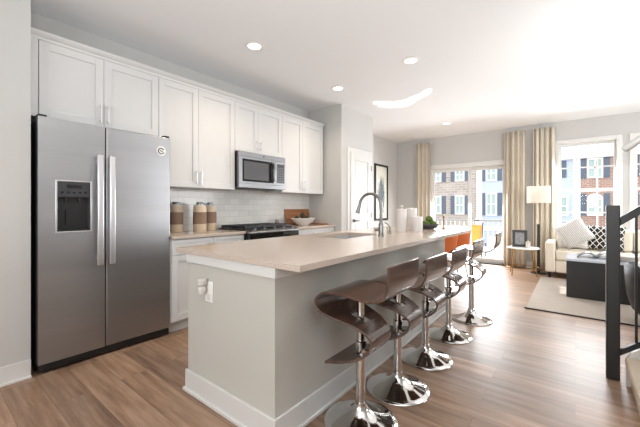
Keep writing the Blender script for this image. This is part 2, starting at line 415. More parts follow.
# ------------------------------------------------------------------ windows and doors
def window(name, x0, x1, z0, z1):
    r = sroot(name, ((x0+x1)/2, YB, z0))
    m = MB(); y0, y1 = YB-.02, YB+.12; t = .045
    m.box(x0-.03, x0+t, y0, y1, z0, z1+.03).box(x1-t, x1+.03, y0, y1, z0, z1+.03).box(x0+t, x1-t, y0, y1, z1-t, z1+.03).box(x0+t, x1-t, y0, y1, z0, z0+t)
    struct(m.build('window_frame', M['trim'], r, bevel=.004))
    zm = 1.49
    for nm, a, b, yy in (('lower_sash', z0+t, zm+.03, YB+.04), ('upper_sash', zm-.02, z1-t, YB+.08)):
        s_ = MB(); s = .03; xa, xb = x0+t, x1-t
        s_.box(xa, xa+s, yy, yy+.035, a, b).box(xb-s, xb, yy, yy+.035, a, b).box(xa+s, xb-s, yy, yy+.035, a, a+s+.012).box(xa+s, xb-s, yy, yy+.035, b-s-.012, b)
        for k in (1, 2):
            x = x0+(x1-x0)*k/3+(.0 if k == 1 else 0); s_.box(x-.012, x+.012, yy+.008, yy+.028, a+s, b-s)
        zc = (a+b)/2; s_.box(xa+s, xb-s, yy+.010, yy+.026, zc-.012, zc+.012)
        o = struct(s_.build(nm, M['trim'], r))
        struct(box('pane', M['pane'], (xa+s, xb-s, yy+.016, yy+.02, a+s, b-s), o))
    struct(box('window_sill', M['trim'], (x0-.05, x1+.05, YB-.06, YB+.06, z0-.03, z0), r, .005))
window('window_1', WX0, WX1, WZ0, WZ1)
window('window_2', VX0, VX1, WZ0, WZ1)

r = sroot('door_1', ((DX0+DX1)/2, YB, 0))          # sliding patio door
m = MB(); y0, y1 = YB-.015, YB+.13
m.box(DX0-.05, DX0+.05, y0, y1, 0, DZ+.05).box(DX1-.05, DX1+.05, y0, y1, 0, DZ+.05).box(DX0+.05, DX1-.05, y0, y1, DZ-.05, DZ+.05)
struct(m.build('door_frame', M['trim'], r, bevel=.004))
struct(box('threshold', M['dark'], (DX0+.05, DX1-.05, YB-.03, YB+.13, .0, .03), r, .004))
xm = -1.80
for xa, xb, yy in ((DX0+.05, xm+.035, YB+.03), (xm-.035, DX1-.05, YB+.075)):
    m = MB(); s = .06
    m.box(xa, xa+s, yy, yy+.04, .03, DZ-.05).box(xb-s, xb, yy, yy+.04, .03, DZ-.05).box(xa+s, xb-s, yy, yy+.04, .03, .11).box(xa+s, xb-s, yy, yy+.04, DZ-.12, DZ-.05)
    o = struct(m.build('door_panel', M['trim'], r, bevel=.004))
    struct(box('pane', M['pane'], (xa+s, xb-s, yy+.018, yy+.022, .11, DZ-.12), o))
    if yy < YB+.05:
        h = MB().box(xb-.045, xb-.015, yy-.03, yy, .95, 1.15); struct(h.build('door_handle', M['white'], o, .004))

r = sroot('door_2', (-2.80, 4.62, 0))               # pantry door
dy0, dy1, dz = 4.30, 4.93, 2.06
m = MB(); m.box(-2.80, -2.782, dy0-.075, dy0, 0, dz+.075).box(-2.80, -2.782, dy1, dy1+.065, 0, dz+.075).box(-2.80, -2.782, dy0, dy1, dz, dz+.075)
struct(m.build('door_casing', M['trim'], r, bevel=.004))
def panel_door(mb, x, y0, y1, z0, z1, panels, d=.012, st=.1):
    """raised stiles around sunk panels, facing +x, outer face at x"""
    mb.box(x-.03, x-d, y0, y1, z0, z1)
    mb.box(x-d, x, y0, y0+st, z0, z1).box(x-d, x, y1-st, y1, z0, z1)
    zs = [z0]+[q for p in panels for q in p]+[z1]
    for i in range(0, len(zs), 2): mb.box(x-d, x, y0+st, y1-st, zs[i], zs[i+1])
    for a, b in panels: mb.box(x-d, x-d+.005, y0+st+.03, y1-st-.03, a+.03, b-.03)
    return mb
o = struct(panel_door(MB(), -2.765, dy0, dy1, .01, dz, [(.16, .52), (.62, .95), (1.08, dz-.12)]).build('door_leaf', M['trim'], r, .003))
h = MB().rod((-2.765, dy0+.06, .97), (-2.72, dy0+.06, .97), .026, .02).tube([(-2.725, dy0+.06, .97), (-2.718, dy0+.1, .97), (-2.722, dy0+.17, .968)], .01)
struct(h.build('door_handle', M['nickel'], o))
for zz in (.25, 1.05, 1.85):
    struct(MB().rod((-2.762, dy1-.004, zz-.045), (-2.762, dy1-.004, zz+.045), .008).build('hinge', M['nickel'], o))

# ------------------------------------------------------------------ refrigerator
FX = -2.94
r = thing('refrigerator', 'stainless steel side by side refrigerator with ice and water dispenser', 'refrigerator', (-3.15, 1.02, 0))
box('body', M['black'], (-3.44, -3.005, .548, 1.486, .02, 1.80), r, .006)
box('kick_grille', M['black'], (-3.0, -2.95, .555, 1.48, .016, .066), r, .004)
for yy in (.6, 1.43): MB().rod((-3.02, yy, 0), (-3.02, yy, .03), .02).build('foot', M['black'], r)
ym = .962
dl = MB()   # left door has the dispenser cut out of it
cy0, cy1, cz0, cz1 = .655, .858, 1.005, 1.37
a, b_, z0, z1 = .548, ym-.004, .072, 1.822
for q in ((a, cy0, z0, z1), (cy1, b_, z0, z1), (cy0, cy1, z0, cz0), (cy0, cy1, cz1, z1)):
    dl.box(FX-.06, FX, *q)
dl.box(FX-.062, FX-.055, a+.004, b_-.004, z0+.004, z1-.004)
dL = dl.build('door', M['steel'], r)
dR = box('door', M['steel'], (FX-.06, FX, ym+.004, 1.486, z0, z1), r, .008, 3)
for d, yy in ((dL, .912), (dR, .995)):
    hb = MB().prism([(FX+.058, .73), (FX+.064, 1.15), (FX+.058, 1.59), (FX+.036, 1.59), (FX+.042, 1.15), (FX+.036, .73)], 'y', yy-.021, yy+.021)
    for zz in (.78, 1.54): hb.box(FX, FX+.05, yy-.011, yy+.011, zz-.02, zz+.02)
    hb.build('handle', M['satin'], d, .008)
m = MB().box(FX-.002, FX+.008, cy0-.012, cy0, cz0-.012, cz1+.012).box(FX-.002, FX+.008, cy1, cy1+.012, cz0-.012, cz1+.012).box(FX-.002, FX+.008, cy0, cy1, cz0-.012, cz0).box(FX-.002, FX+.008, cy0, cy1, cz1, cz1+.012)
m.build('dispenser_trim', M['satin'], dL, .003)
m = MB().box(FX-.053, FX-.045, cy0, cy1, cz0, cz1-.11).box(FX-.045, FX-.01, cy0, cy1, cz0, cz0+.012)
m.box(FX-.045, FX-.03, cy0+.06, cy1-.06, cz0+.05, cz0+.16)
m.build('dispenser_recess', M['black'], dL)
m = MB().box(FX-.045, FX+.004, cy0, cy1, cz1-.115, cz1).build('control_panel', plain('panel_grey', (54, 55, 58), .3), dL, .003)
m = MB().box(FX+.004, FX+.006, cy0+.055, cy1-.055, cz1-.048, cz1-.022)
for k in range(5): m.box(FX+.004, FX+.006, cy0+.02+k*.036, cy0+.036+k*.036, cz1-.085, cz1-.072)
m.build('button', M['blackgl'], dL)
for yy in (.715, .80): MB().rod((FX-.036, yy, cz1-.115), (FX-.03, yy, cz1-.15), .012, .008).build('spout', M['dark'], dL)
for d, yy in ((dL, .575), (dR, 1.46)):
    box('hinge_cap', M['dark'], (FX-.11, FX-.01, yy-.025, yy+.025, 1.80, 1.84), d, .006)
# round white badge with a dark swirl
bc = Vector((FX+.002, 1.402, 1.69))
RX = Matrix.Rotation(PI/2, 4, 'Y')
MB().lathe([(0, 0), (.043, 0), (.043, .002), (0, .002)], bc, 28, RX).build('badge', M['white'], dR)
pts = [bc+Vector((.003, .026*math.cos(a), .026*math.sin(a))) for a in [k*2*PI/24*.86+.5 for k in range(25)]]
m = MB().tube(pts, .004, 6).tube([bc+Vector((.003, -.012+.006*k, .008*math.sin(k*1.5))) for k in range(5)], .003, 6)
m.build('badge_swirl', M['dark'], dR)

# ------------------------------------------------------------------ wall cabinets
UX = -3.12
def handle(mb, x, y, z0, z1, r=.0055, out=.03):
    mb.rod((x+out, y, z0), (x+out, y, z1), r)
    for z in (z0+.02, z1-.02): mb.rod((x, y, z), (x+out, y, z), r*.8)
    return mb
def shaker(mb, x, y0, y1, z0, z1, st=.06, d=.011):
    mb.box(x-.02, x-d, y0, y1, z0, z1)
    mb.box(x-d, x, y0, y0+st, z0, z1).box(x-d, x, y1-st, y1, z0, z1).box(x-d, x, y0+st, y1-st, z0, z0+st).box(x-d, x, y0+st, y1-st, z1-st, z1)
    return mb
def wall_cab(y0, y1, z0, ys, label, hz, filler=0):
    r = thing('wall_cabinet', label, 'cabinet', (UX-.16, (y0+y1)/2, z0), 'white wall cabinets')
    box('carcass', M['cab'], (XW+.002, UX-.021, y0, y1, z0, 2.43), r)
    if filler: box('filler_strip', M['cab'], (UX-.02, UX-.004, y0, y0+filler-.004, z0, 2.43), r)
    ya = y0+filler
    for i, (p, q) in enumerate(((ya, ys), (ys, y1))):
        d = shaker(MB(), UX, p+.0014, q-.0014, z0+.002, 2.426).build('door', M['cab'], r, .0015)
        yh = ys-.028 if i == 0 else ys+.028
        handle(MB(), UX, yh, *hz).build('handle', M['satin'], d)
    return r
wall_cab(.532, 1.466, 1.855, 1.009, 'short white double door cabinet above the refrigerator', (1.885, 2.045), .055)
wall_cab(1.468, 2.346, 1.388, 1.88, 'tall white double door wall cabinet between refrigerator and microwave', (1.42, 1.57))
wall_cab(2.348, 3.118, 1.85, 2.70, 'short white double door cabinet directly above the microwave', (1.89, 2.01))
wall_cab(3.12, 4.025, 1.388, 3.545, 'tall white double door wall cabinet between microwave and grey wall', (1.42, 1.57))
m = MB().prism([(UX-.03, 2.431), (UX-.006, 2.431), (UX-.002, 2.45), (UX+.026, 2.468), (UX+.034, 2.485), (UX-.03, 2.485)], 'y', .535, 4.03)
m.prism([(XW+.002, 2.431), (UX-.03, 2.431), (UX-.03, 2.485), (XW+.002, 2.485)], 'y', .535, 4.03)
struct(m.build('trim_1', M['cab']))

# ------------------------------------------------------------------ microwave
MX = -3.05; y0, y1, z0, z1 = 2.352, 3.112, 1.415, 1.842
r = thing('microwave', 'stainless over-the-range microwave mounted below a short white cabinet', 'microwave', (-3.25, 2.73, z0))
box('body', M['black'], (XW+.014, MX-.03, y0, y1, z0, z1), r, .004)
ydr = 2.93
m = MB().box(MX-.03, MX, y0, ydr, z0+.055, z0+.075).box(MX-.03, MX, y0, ydr, z1-.085, z1-.06).box(MX-.03, MX, y0, y0+.048, z0+.075, z1-.085).box(MX-.03, MX, ydr-.03, ydr, z0+.075, z1-.085)
dd = m.build('door', M['steel2'], r)
box('window', M['blackgl'], (MX-.03, MX-.004, y0+.048, ydr-.03, z0+.075, z1-.085), dd)
m = MB().box(MX-.004, MX-.003, y0+.075, ydr-.115, z0+.1, z1-.11); m.build('mesh_screen', plain('dot_screen', (70, 70, 72), .3), dd)
m = MB().tube([(MX, ydr-.05, z0+.09), (MX+.035, ydr-.05, z0+.12), (MX+.042, ydr-.05, z0+.21), (MX+.035, ydr-.05, z1-.12), (MX, ydr-.05, z1-.09)], .011)
m.build('handle', M['steel2'], dd)
box('control_panel', M['steel2'], (MX-.03, MX, ydr+.003, y1, z0+.055, z1-.06), r)
m = MB()
for i in range(6):
    for j in range(3): m.box(MX+.001, MX+.002, ydr+.045+j*.035, ydr+.07+j*.035, z0+.1+i*.033, z0+.12+i*.033)
box('keypad', plain('keypad_dark', (52, 52, 55), .3), (MX-.001, MX+.001, ydr+.03, y1-.02, z0+.085, z1-.095), r)
m.build('button', plain('key_grey', (96, 96, 99), .4), r)
box('top_rail', M['steel2'], (MX-.03, MX, y0, y1, z1-.058, z1), r, .003)
box('bottom_rail', M['steel2'], (MX-.03, MX, y0, y1, z0, z0+.053), r, .003)
MB().lathe([(0, 0), (.011, 0), (.011, .001), (0, .001)], (MX, 2.73, z1-.03), 16, RX).build('badge', M['dark'], r)
box('vent', M['dark'], (XW+.1, MX-.06, y0+.1, y1-.1, z0-.004, z0+.002), r)

# ------------------------------------------------------------------ base cabinets, counters, range
BX = -2.93
def base_cab(y0, y1, splits, label):
    r = thing('base_cabinet', label, 'cabinet', (-3.2, (y0+y1)/2, 0), 'white base cabinets')
    box('carcass', M['cab'], (XW+.002, BX-.022, y0, y1, .10, .883), r)
    box('toe_kick', M['cab'], (XW+.1, BX-.07, y0, y1, 0, .10), r)
    for p, q in splits:
        shaker(MB(), BX, p+.002, q-.002, .735, .875, .035).build('drawer', M['cab'], r, .0015)
        shaker(MB(), BX, p+.002, q-.002, .115, .728).build('door', M['cab'], r, .0015)
    return r
base_cab(1.492, 2.333, [(1.5, 1.935), (1.935, 2.329)], 'white base cabinet with drawers between refrigerator and range')
base_cab(3.170, 4.072, [(3.174, 3.6), (3.6, 4.06)], 'white base cabinet with drawers right of the range')
tag(box('countertop', M['quartz'], (XW+.013, BX+.025, 1.491, 2.333, .884, .914), bevel=.003), 'short beige stone countertop under the tan canisters', 'countertop')
tag(box('countertop', M['quartz'], (XW+.013, BX+.025, 3.170, 4.073, .884, .914), bevel=.003), 'short beige stone countertop under the wooden cutting board', 'countertop')

y0, y1 = 2.338, 3.165; RXF = -2.855
r = thing('gas_range', 'slide-in stainless gas range with black grates and black oven door', 'range', (-3.15, 2.76, 0))
box('body', M['black'], (XW+.03, RXF-.06, y0, y1, .03, .90), r)
box('cooktop', M['iron'], (XW+.03, RXF-.07, y0-.004, y1+.004, .901, .925), r, .006)
m = MB().prism([(RXF-.075, .925), (RXF-.01, .917), (RXF+.014, .900), (RXF+.014, .884), (RXF-.06, .884)], 'y', y0, y1)
m.build('control_panel', M['steel2'], r, .004)
box('oven_door', M['blackgl'], (RXF-.06, RXF+.005, y0+.004, y1-.004, .24, .880), r, .006)
box('warming_drawer', M['steel2'], (RXF-.06, RXF+.003, y0+.004, y1-.004, .08, .232), r, .006)
hh = MB().rod((RXF+.05, y0+.06, .78), (RXF+.05, y1-.06, .78), .011).rod((RXF, y0+.08, .80), (RXF+.05, y0+.08, .80), .009).rod((RXF, y1-.08, .80), (RXF+.05, y1-.08, .80), .009)
hh.build('handle', M['black'], r)
nrm = Vector((.3, 0, .95)).normalized()
for k in range(5):
    yk = y0+.1+k*(y1-y0-.2)/4; p = Vector((RXF-.03, yk, .918))
    MB().rod(p, p+nrm*.01, .02, .019, 20).rod(p+nrm*.01, p+nrm*.03, .016, .014, 20).build('knob', M['steel2'], r)
for k in range(3):
    ya = y0+.02+k*(y1-y0-.04)/3+.006; yb = ya+(y1-y0-.04)/3-.012; xa, xb = XW+.06, RXF-.11
    m = MB(); zt = .965
    for x in (xa, xb): m.box(x-.009, x+.009, ya, yb, zt-.024, zt)
    for y in (ya+.006, yb-.006, (ya+yb)/2): m.box(xa, xb, y-.009, y+.009, zt-.024, zt)
    for t_ in (.25, .5, .75): x = xa+(xb-xa)*t_; m.box(x-.008, x+.008, ya, yb, zt-.024, zt)
    for x in (xa, xb):
        for y in (ya+.006, yb-.006): m.box(x-.007, x+.007, y-.007, y+.007, .925, zt-.016)
    m.build('grate', M['iron'], r)
    for t_ in ((.25, .75) if k != 1 else (.5,)):
        MB().lathe([(.045, 0), (.045, .01), (.03, .018), (.0, .02)], (xa+(xb-xa)*t_, (ya+yb)/2, .925), 20).build('burner', M['iron'], r)
for yy in (y0+.05, y1-.05):
    for x in (-3.35, -2.98): MB().rod((x, yy, 0), (x, yy, .03), .018).build('foot', M['black'], r)

# outlet on the backsplash
r = thing('wall_outlet', 'small white outlet plate on the tiled backsplash', 'outlet', (XW+.013, 2.22, 1.13))
box('plate', M['white'], (XW+.0125, XW+.018, 2.185, 2.255, 1.08, 1.195), r, .002)
m = MB()
for zz in (1.115, 1.16): m.box(XW+.018, XW+.02, 2.205, 2.235, zz-.014, zz+.014)
m.build('socket', M['ceramic'], r)

# canisters on the counter
band = stripes_mat('woven_band', (150, 126, 108), (124, 100, 84), 90, 'Object', 2, .5)
def canister(loc, label):
    r = thing('canister', label, 'canister', loc, 'tan canisters beside the refrigerator'); x, y, z = loc; R_ = .07
    MB().lathe([(R_*.96, 0), (R_, .006), (R_, .268), (R_*.96, .28), (0, .28)], loc, 36).build('jar', M['cream'], r)
    MB().lathe([(R_+.0005, .085), (R_+.002, .085), (R_+.002, .215), (R_+.0005, .215), (R_+.0005, .085)], loc, 36, solid_ring=True).build('woven_band', band, r)
    l = MB().lathe([(R_*.9, .28), (R_*.92, .292), (R_*.7, .298), (0, .3)], loc, 32).build('lid', M['ceramic'], r)
    MB().lathe([(.036, .298), (.036, .318), (.032, .325), (0, .325)], loc, 24).build('knob', M['steel2'], l)
for p, lb in (((-3.385, 1.775, .9145), 'tan banded canister closest to the refrigerator'), ((-3.265, 1.985, .9145), 'tan banded canister in the middle and in front'), ((-3.375, 2.185, .9145), 'tan banded canister partly hidden, closest to the range')): canister(p, lb)

# cutting board, bowl with dark artichokes, small tray
m = MB(); Mx = Matrix.Translation((-3.392, 3.77, .915)) @ Matrix.Rotation(math.radians(-12), 4, 'Y')
m.box(-.009, .009, -.28, .28, 0, .245, Mx)
cb = m.build('cutting_board', M['board'], bevel=.008); tag(cb, 'brown wooden cutting board leaning on the tiled backsplash', 'cutting board')
bl = MB().lathe([(0, .004), (.06, 0), (.065, .006), (.12, .04), (.165, .085), (.16, .088), (.115, .048), (.06, .014), (0, .012)], (-3.17, 3.62, .9145), 40, Matrix.Diagonal((.85, 1.45, 1.25, 1))).build('bowl', M['ceramic'])
tag(bl, 'long oval white bowl of dark artichokes in front of cutting board', 'bowl')
arti = plain('artichoke', (58, 56, 44), .7, var=.4, scale=60)
first = None
for i, (dx, dy, dz, lb) in enumerate(((-.045, -.055, .062, 'dark artichoke in the white bowl toward the range'), (.04, .0, .05, 'dark artichoke in the white bowl nearest the counter edge'), (-.045, .055, .062, 'dark artichoke in the white bowl toward the grey wall'), (-.03, .0, .108, 'dark artichoke on top of the others in the white bowl'))):
    c = (-3.17+dx*.8, 3.62+dy*2.0, .9145+dz*1.0+.03); a = MB()
    for rg in range(6):
        rr = .034*math.sin(PI*(rg+.7)/6.6); zz = .04-.075*(rg/5)*.95
        for k in range(9):
            an = 2*PI*(k+.5*(rg % 2))/9; a.ball((c[0]+rr*math.cos(an)*.95, c[1]+rr*math.sin(an)*.95, c[2]+zz), .011, .8, .8, 1.2, 6)
    a.ball(c, .032, 1, 1, 1.1, 12)
    tag(a.build('artichoke', arti), lb, 'artichoke', 'artichokes in the white bowl')
tag(MB().box(-3.36, -3.05, 3.97, 4.06, .9145, .93).build('serving_board', M['board'], bevel=.006), 'small wooden serving board lying against the grey wall', 'serving board')
r = thing('spice_jar', 'small grey glass jar between range and cutting board', 'jar', (-3.36, 3.255, .9145))
MB().lathe([(.028, 0), (.032, .01), (.032, .06), (.024, .072), (.024, .078)], (-3.36, 3.255, .9145), 20).build('jar', plain('smoke_glass', (120, 118, 114), .15), r)
MB().lathe([(.026, .078), (.026, .095), (0, .096)], (-3.36, 3.255, .9145), 20).build('lid', M['steel2'], r)

# ------------------------------------------------------------------ island
IX0, IX1, IY0, IY1 = -1.97, -1.165, 1.115, 3.77
r = thing('kitchen_island', 'grey painted kitchen island with white baseboard facing the stools', 'kitchen island', ((IX0+IX1)/2, (IY0+IY1)/2, 0))
SX0, SX1, SY0, SY1 = -1.92, -1.53, 2.28, 2.92
m = MB()
m.box(IX0, IX1, IY0, SY0-.03, .0, .882).box(IX0, IX1, SY1+.03, IY1, .0, .882).box(IX0, SX0-.03, SY0-.03, SY1+.03, 0, .882).box(SX1+.03, IX1, SY0-.03, SY1+.03, 0, .882).box(SX0-.03, SX1+.03, SY0-.03, SY1+.03, 0, .6)
m.build('body', M['island'], r)
m = MB(); t = .012; za, zb = .828, .8825
m.box(IX0-t, IX1+t, IY0-t, IY0, za, zb).box(IX0-t, IX1+t, IY1, IY1+t, za, zb).box(IX1, IX1+t, IY0, IY1, za, zb).box(IX0-t, IX0, IY0, IY1, za, zb)
m.build('top_trim', M['trim'], r, .003)
m = MB(); t, hb = .014, .135
for tt, h_ in ((t, hb), (t+.012, .02)):
    m.box(IX0-tt, IX1+tt, IY0-tt, IY0, 0, h_).box(IX0-tt, IX1+tt, IY1, IY1+tt, 0, h_).box(IX1, IX1+tt, IY0, IY1, 0, h_)
m.build('base_trim', M['trim'], r, .003)
CX0, CX1, CY0, CY1 = -2.10, -.985, 1.098, 4.13
m = MB(); z0, z1 = .884, .914
m.box(CX0, CX1, CY0, SY0, z0, z1).box(CX0, CX1, SY1, CY1, z0, z1).box(CX0, SX0, SY0, SY1, z0, z1).box(SX1, CX1, SY0, SY1, z0, z1)
bmw = m.build('island_countertop', M['quartz']); tag(bmw, 'long speckled stone countertop on the kitchen island', 'countertop')
# sink
r = thing('sink', 'stainless undermount double sink in the island countertop', 'sink', ((SX0+SX1)/2, (SY0+SY1)/2, .68))
m = MB(); g = .02
m.box(SX0-g, SX1+g, SY0-g, SY1+g, .675, .69).box(SX0-g, SX0-.002, SY0-g, SY1+g, .69, .882).box(SX1+.002, SX1+g, SY0-g, SY1+g, .69, .882).box(SX0-.002, SX1+.002, SY0-g, SY0-.002, .69, .882).box(SX0-.002, SX1+.002, SY1+.002, SY1+g, .69, .882).box(SX0, SX1, 2.59, 2.61, .69, .86)
m.build('basin', plain('satin_basin', (206, 206, 206), .35, .7, .02), r)
for yy in (2.44, 2.76): MB().lathe([(.045, 0), (.045, .004), (.03, .002), (0, .002)], (-1.72, yy, .69), 24).build('drain', M['chrome'], r)
# faucet
r = thing('faucet', 'tall brushed nickel gooseneck faucet on the island', 'faucet', (-1.405, 2.69, .914))
fx, fy = -1.405, 2.69
MB().lathe([(.03, 0), (.03, .006), (.025, .012), (.024, .11), (.019, .125), (0, .125)], (fx, fy, .9142), 24).build('base', M['nickel'], r)
pts = [(fx, fy, 1.03)]+[(fx, fy, 1.03+.06*k) for k in range(1, 3)]
cx, cz, R_ = fx-.105, 1.205, .105
pts += [(cx+R_*math.cos(a), fy-.03*(a/PI), cz+R_*1.0*math.sin(a)) for a in [PI*k/14 for k in range(0, 14)]]
pts += [(fx-.215, fy-.032, 1.18)]
MB().tube(pts, .0145, 14).build('spout', M['nickel'], r)
MB().tube([(fx-.213, fy-.032, 1.2), (fx-.222, fy-.034, 1.165), (fx-.232, fy-.036, 1.125)], [.015, .018, .02], 16).build('spray_head', M['nickel'], r)
MB().rod((fx, fy, .975), (fx-.045, fy-.012, .978), .017, .016).rod((fx-.045, fy-.012, .978), (fx-.05, fy-.012, .978), .02).build('handle', M['nickel'], r)
sp = thing('soap_dispenser', 'slim chrome soap dispenser pump behind the faucet', 'soap dispenser', (-1.46, 2.98, .914))
q = Vector((-1.46, 2.98, .9142))
MB().lathe([(.02, 0), (.02, .008), (.012, .014), (.012, .04), (.0, .042)], q, 18).build('base', M['nickel'], sp)
MB().tube([q+Vector(p) for p in ((0,0,.03), (.002,0,.05), (-.005,0,.075), (-.025,-.005,.1), (-.05,-.008,.112))], .0055).build('spout', M['nickel'], sp)
# plug and outlet on the island end
r = thing('island_outlet', 'white outlet plate on the near end of the island', 'outlet', (-1.73, IY0, .68))
box('plate', M['white'], (-1.765, -1.69, IY0-.006, IY0-.001, .612, .735), r, .002)
box('socket', M['ceramic'], (-1.745, -1.71, IY0-.009, IY0-.006, .625, .66), r, .002)
r = thing('air_freshener', 'small grey plug-in air freshener in the island outlet', 'air freshener', (-1.755, IY0, .67))
q = Vector((-1.755, IY0-.035, .66))
MB().lathe([(0, 0), (.018, .002), (.026, .02), (.026, .04), (.02, .052), (0, .053)], q, 24).build('bottle', plain('pale_oil', (205, 203, 196), .15), r)
MB().lathe([(.022, .053), (.03, .06), (.03, .088), (.024, .094), (0, .094)], q, 24).box(q.x-.018, q.x+.018, q.y, IY0-.007, q.z+.055, q.z+.09).build('cap', plain('plug_grey', (190, 188, 182), .4), r, .002)

# white ribbed canisters and decor at the far end of the countertop
def ribbed(loc, R_, h, label, knob):
    r = thing('ribbed_canister', label, 'canister', loc, 'white ribbed canisters on the island'); m = MB(); n = 72
    vs = []; prof = [(0, 0), (.96, 0), (1, .012), (1, h-.012), (.97, h)]
    k = []
    for f_, z in prof:
        for i in range(n):
            a = 2*PI*i/n; rr = R_*f_*(1+(.025*math.cos(a*24) if z > .01 and z < h-.005 else 0)); vs.append((loc[0]+rr*math.cos(a), loc[1]+rr*math.sin(a), loc[2]+z))
    fs = [(j*n+i, j*n+(i+1) % n, (j+1)*n+(i+1) % n, (j+1)*n+i) for j in range(len(prof)-1) for i in range(n)]
    m.add(vs, fs); m.build('jar', M['ceramic'], r)
    l = MB().lathe([(R_*.99, h), (R_*.99, h+.008), (R_*.9, h+.014), (0, h+.016)], loc, 40).build('lid', M['ceramic'], r)
    if knob: MB().lathe([(.006, h+.014), (.005, h+.026), (.014, h+.036), (.016, h+.046), (.01, h+.055), (0, h+.057)], loc, 20).build('knob', M['ceramic'], l)
ribbed((-1.53, 3.42, .9145), .055, .235, 'ribbed white canister with a round knob lid, on the left', True)
ribbed((-1.535, 3.72, .9145), .06, .245, 'tallest ribbed white canister, standing behind the short one', False)
ribbed((-1.385, 3.50, .9145), .06, .15, 'shortest ribbed white canister beside the bowl of greenery', False)
bc = (-1.43, 3.98, .9145)
bl = MB().lathe([(0, 0), (.06, 0), (.1, .02), (.125, .06), (.12, .064), (.095, .028), (.05, .012), (0, .012)], bc, 36).build('bowl', plain('grey_bowl', (72, 72, 74), .5))
tag(bl, 'dark grey bowl of green moss balls on the island end', 'bowl')
for dx, dy, dz, r_, lb in ((-.055, -.03, .062, .04, 'green moss ball in dark bowl, nearest the white canisters'), (.055, .0, .068, .038, 'green moss ball in dark bowl, nearest the stools'), (0, .055, .062, .042, 'green moss ball at the back of the dark bowl'), (.005, -.05, .058, .036, 'green moss ball at the front of the dark bowl'), (.01, .005, .118, .042, 'green moss ball on top of the pile in dark bowl')):
    b = MB().ball((bc[0]+dx, bc[1]+dy, bc[2]+dz), r_, n=20, jit=.09).build('moss_ball', M['foliage'], angle=80)
    tag(b, lb, 'moss ball', 'moss balls in the dark bowl')
cq = (-1.268, 4.06, .9145)
r = thing('candlestick', 'slim brass candlestick at the far end of island countertop', 'candlestick', cq)
MB().lathe([(.028, 0), (.028, .006), (.012, .012), (.008, .03), (.006, .1), (.012, .11), (.006, .118), (.01, .15), (.016, .158), (.016, .166), (0, .166)], cq, 20).build('stem', M['brass'], r)
MB().lathe([(.009, .166), (.009, .185), (0, .186)], cq, 14).build('candle', plain('candle_wax', (214, 200, 176), .6), r)

# ------------------------------------------------------------------ bar stools
def smooth(pts, n=4):
    out = []; k = len(pts)
    for i in range(k-1):
        p0, p1, p2, p3 = (Vector(pts[max(i-1, 0)]), Vector(pts[i]), Vector(pts[i+1]), Vector(pts[min(i+2, k-1)]))
        for j in range(n):
            t = j/n; out.append(tuple(.5*((2*p1)+(p2-p0)*t+(2*p0-5*p1+4*p2-p3)*t*t+(3*p1-p0-3*p2+p3)*t**3)))
    out.append(tuple(pts[-1])); return out
# x, z, half width of the bent shell from the top of the back to the tip of the foot rest
SEATP = [(.255, .905, .18), (.255, .85, .18), (.25, .80, .18), (.228, .755, .18), (.185, .728, .18), (.10, .722, .18), (0, .732, .182), (-.09, .731, .185), (-.14, .716, .186),
         (-.17, .685, .186), (-.172, .65, .185), (-.14, .617, .18), (-.05, .588, .16), (.03, .566, .135), (.085, .54, .118), (.118, .51, .108), (.122, .475, .106), (.1, .432, .112), (.05, .395, .125), (-.035, .366, .145), (-.13, .346, .158)]
def bent_shell(P3, th, slots):
    """bent plywood sheet with slots for the column; slots = (first, last) point indexes left open in the middle"""
    P = [Vector(p[:2]) for p in P3]; k = len(P); m = MB(); vs = []
    fr = (-1, -.05, .05, 1)
    for i in range(k):
        t = (P[min(i+1, k-1)]-P[max(i-1, 0)]).normalized(); nn = Vector((-t.y, t.x))*th/2; w = P3[i][2]
        ys = (-w, -.034, .034, w)
        vs += [(P[i].x+nn.x, y, P[i].y+nn.y) for y in ys]+[(P[i].x-nn.x, y, P[i].y-nn.y) for y in ys]
    fs = []; hole = lambda i: any(a <= i < b for a, b in slots)
    for i in range(k-1):
        a, b = 8*i, 8*(i+1)
        for c in range(3):
            if c == 1 and hole(i): continue
            fs += [(a+c, b+c, b+c+1, a+c+1), (a+4+c, a+5+c, b+5+c, b+4+c)]
        fs += [(a, a+4, b+4, b), (a+3, b+3, b+7, a+7)]
        if hole(i):
            fs += [(a+1, a+5, b+5, b+1), (a+2, b+2, b+6, a+6)]
            if not hole(i-1): fs.append((a+1, a+2, a+6, a+5))
            if not hole(i+1): fs.append((b+1, b+5, b+6, b+2))
    for c in range(3): fs += [(c, c+1, c+5, c+4), (8*(k-1)+c, 8*(k-1)+c+4, 8*(k-1)+c+5, 8*(k-1)+c+1)]
    return m.add(vs, fs)
def make_stool():
    r = thing('bar_stool', 'walnut and chrome bar stool nearest the camera', 'bar stool', (0, 0, 0), 'bar stools along the island')
    MB().lathe([(.200, 0), (.202, .004), (.198, .010), (.17, .018), (.12, .033), (.075, .052), (.045, .075), (.033, .098), (.033, .112), (0, .112)], n=56).build('base', M['chrome'], r, angle=50)
    MB().rod((0, 0, .11), (0, 0, .43), .026, n=24).lathe([(.03, .42), (.03, .445), (.024, .45), (0, .45)], n=24).build('column', M['chrome'], r)
    MB().rod((0, 0, .44), (0, 0, .715), .0205, n=24).build('piston', M['chrome'], r)
    pp = smooth(SEATP)
    near = [i for i in range(len(pp)) if abs(pp[i][0]) < .058 and pp[i][1] < .66]
    cut = next(q for q in range(1, len(near)) if near[q] != near[q-1]+1)
    bent_shell(pp, .0125, [(near[0], near[cut-1]), (near[cut], near[-1])]).build('seat_shell', M['walnut'], r, .0025, 2, angle=60)
    MB().box(-.07, .07, -.07, .07, .712, .7235).build('mounting_plate', M['black'], r)
    return r
st = make_stool()
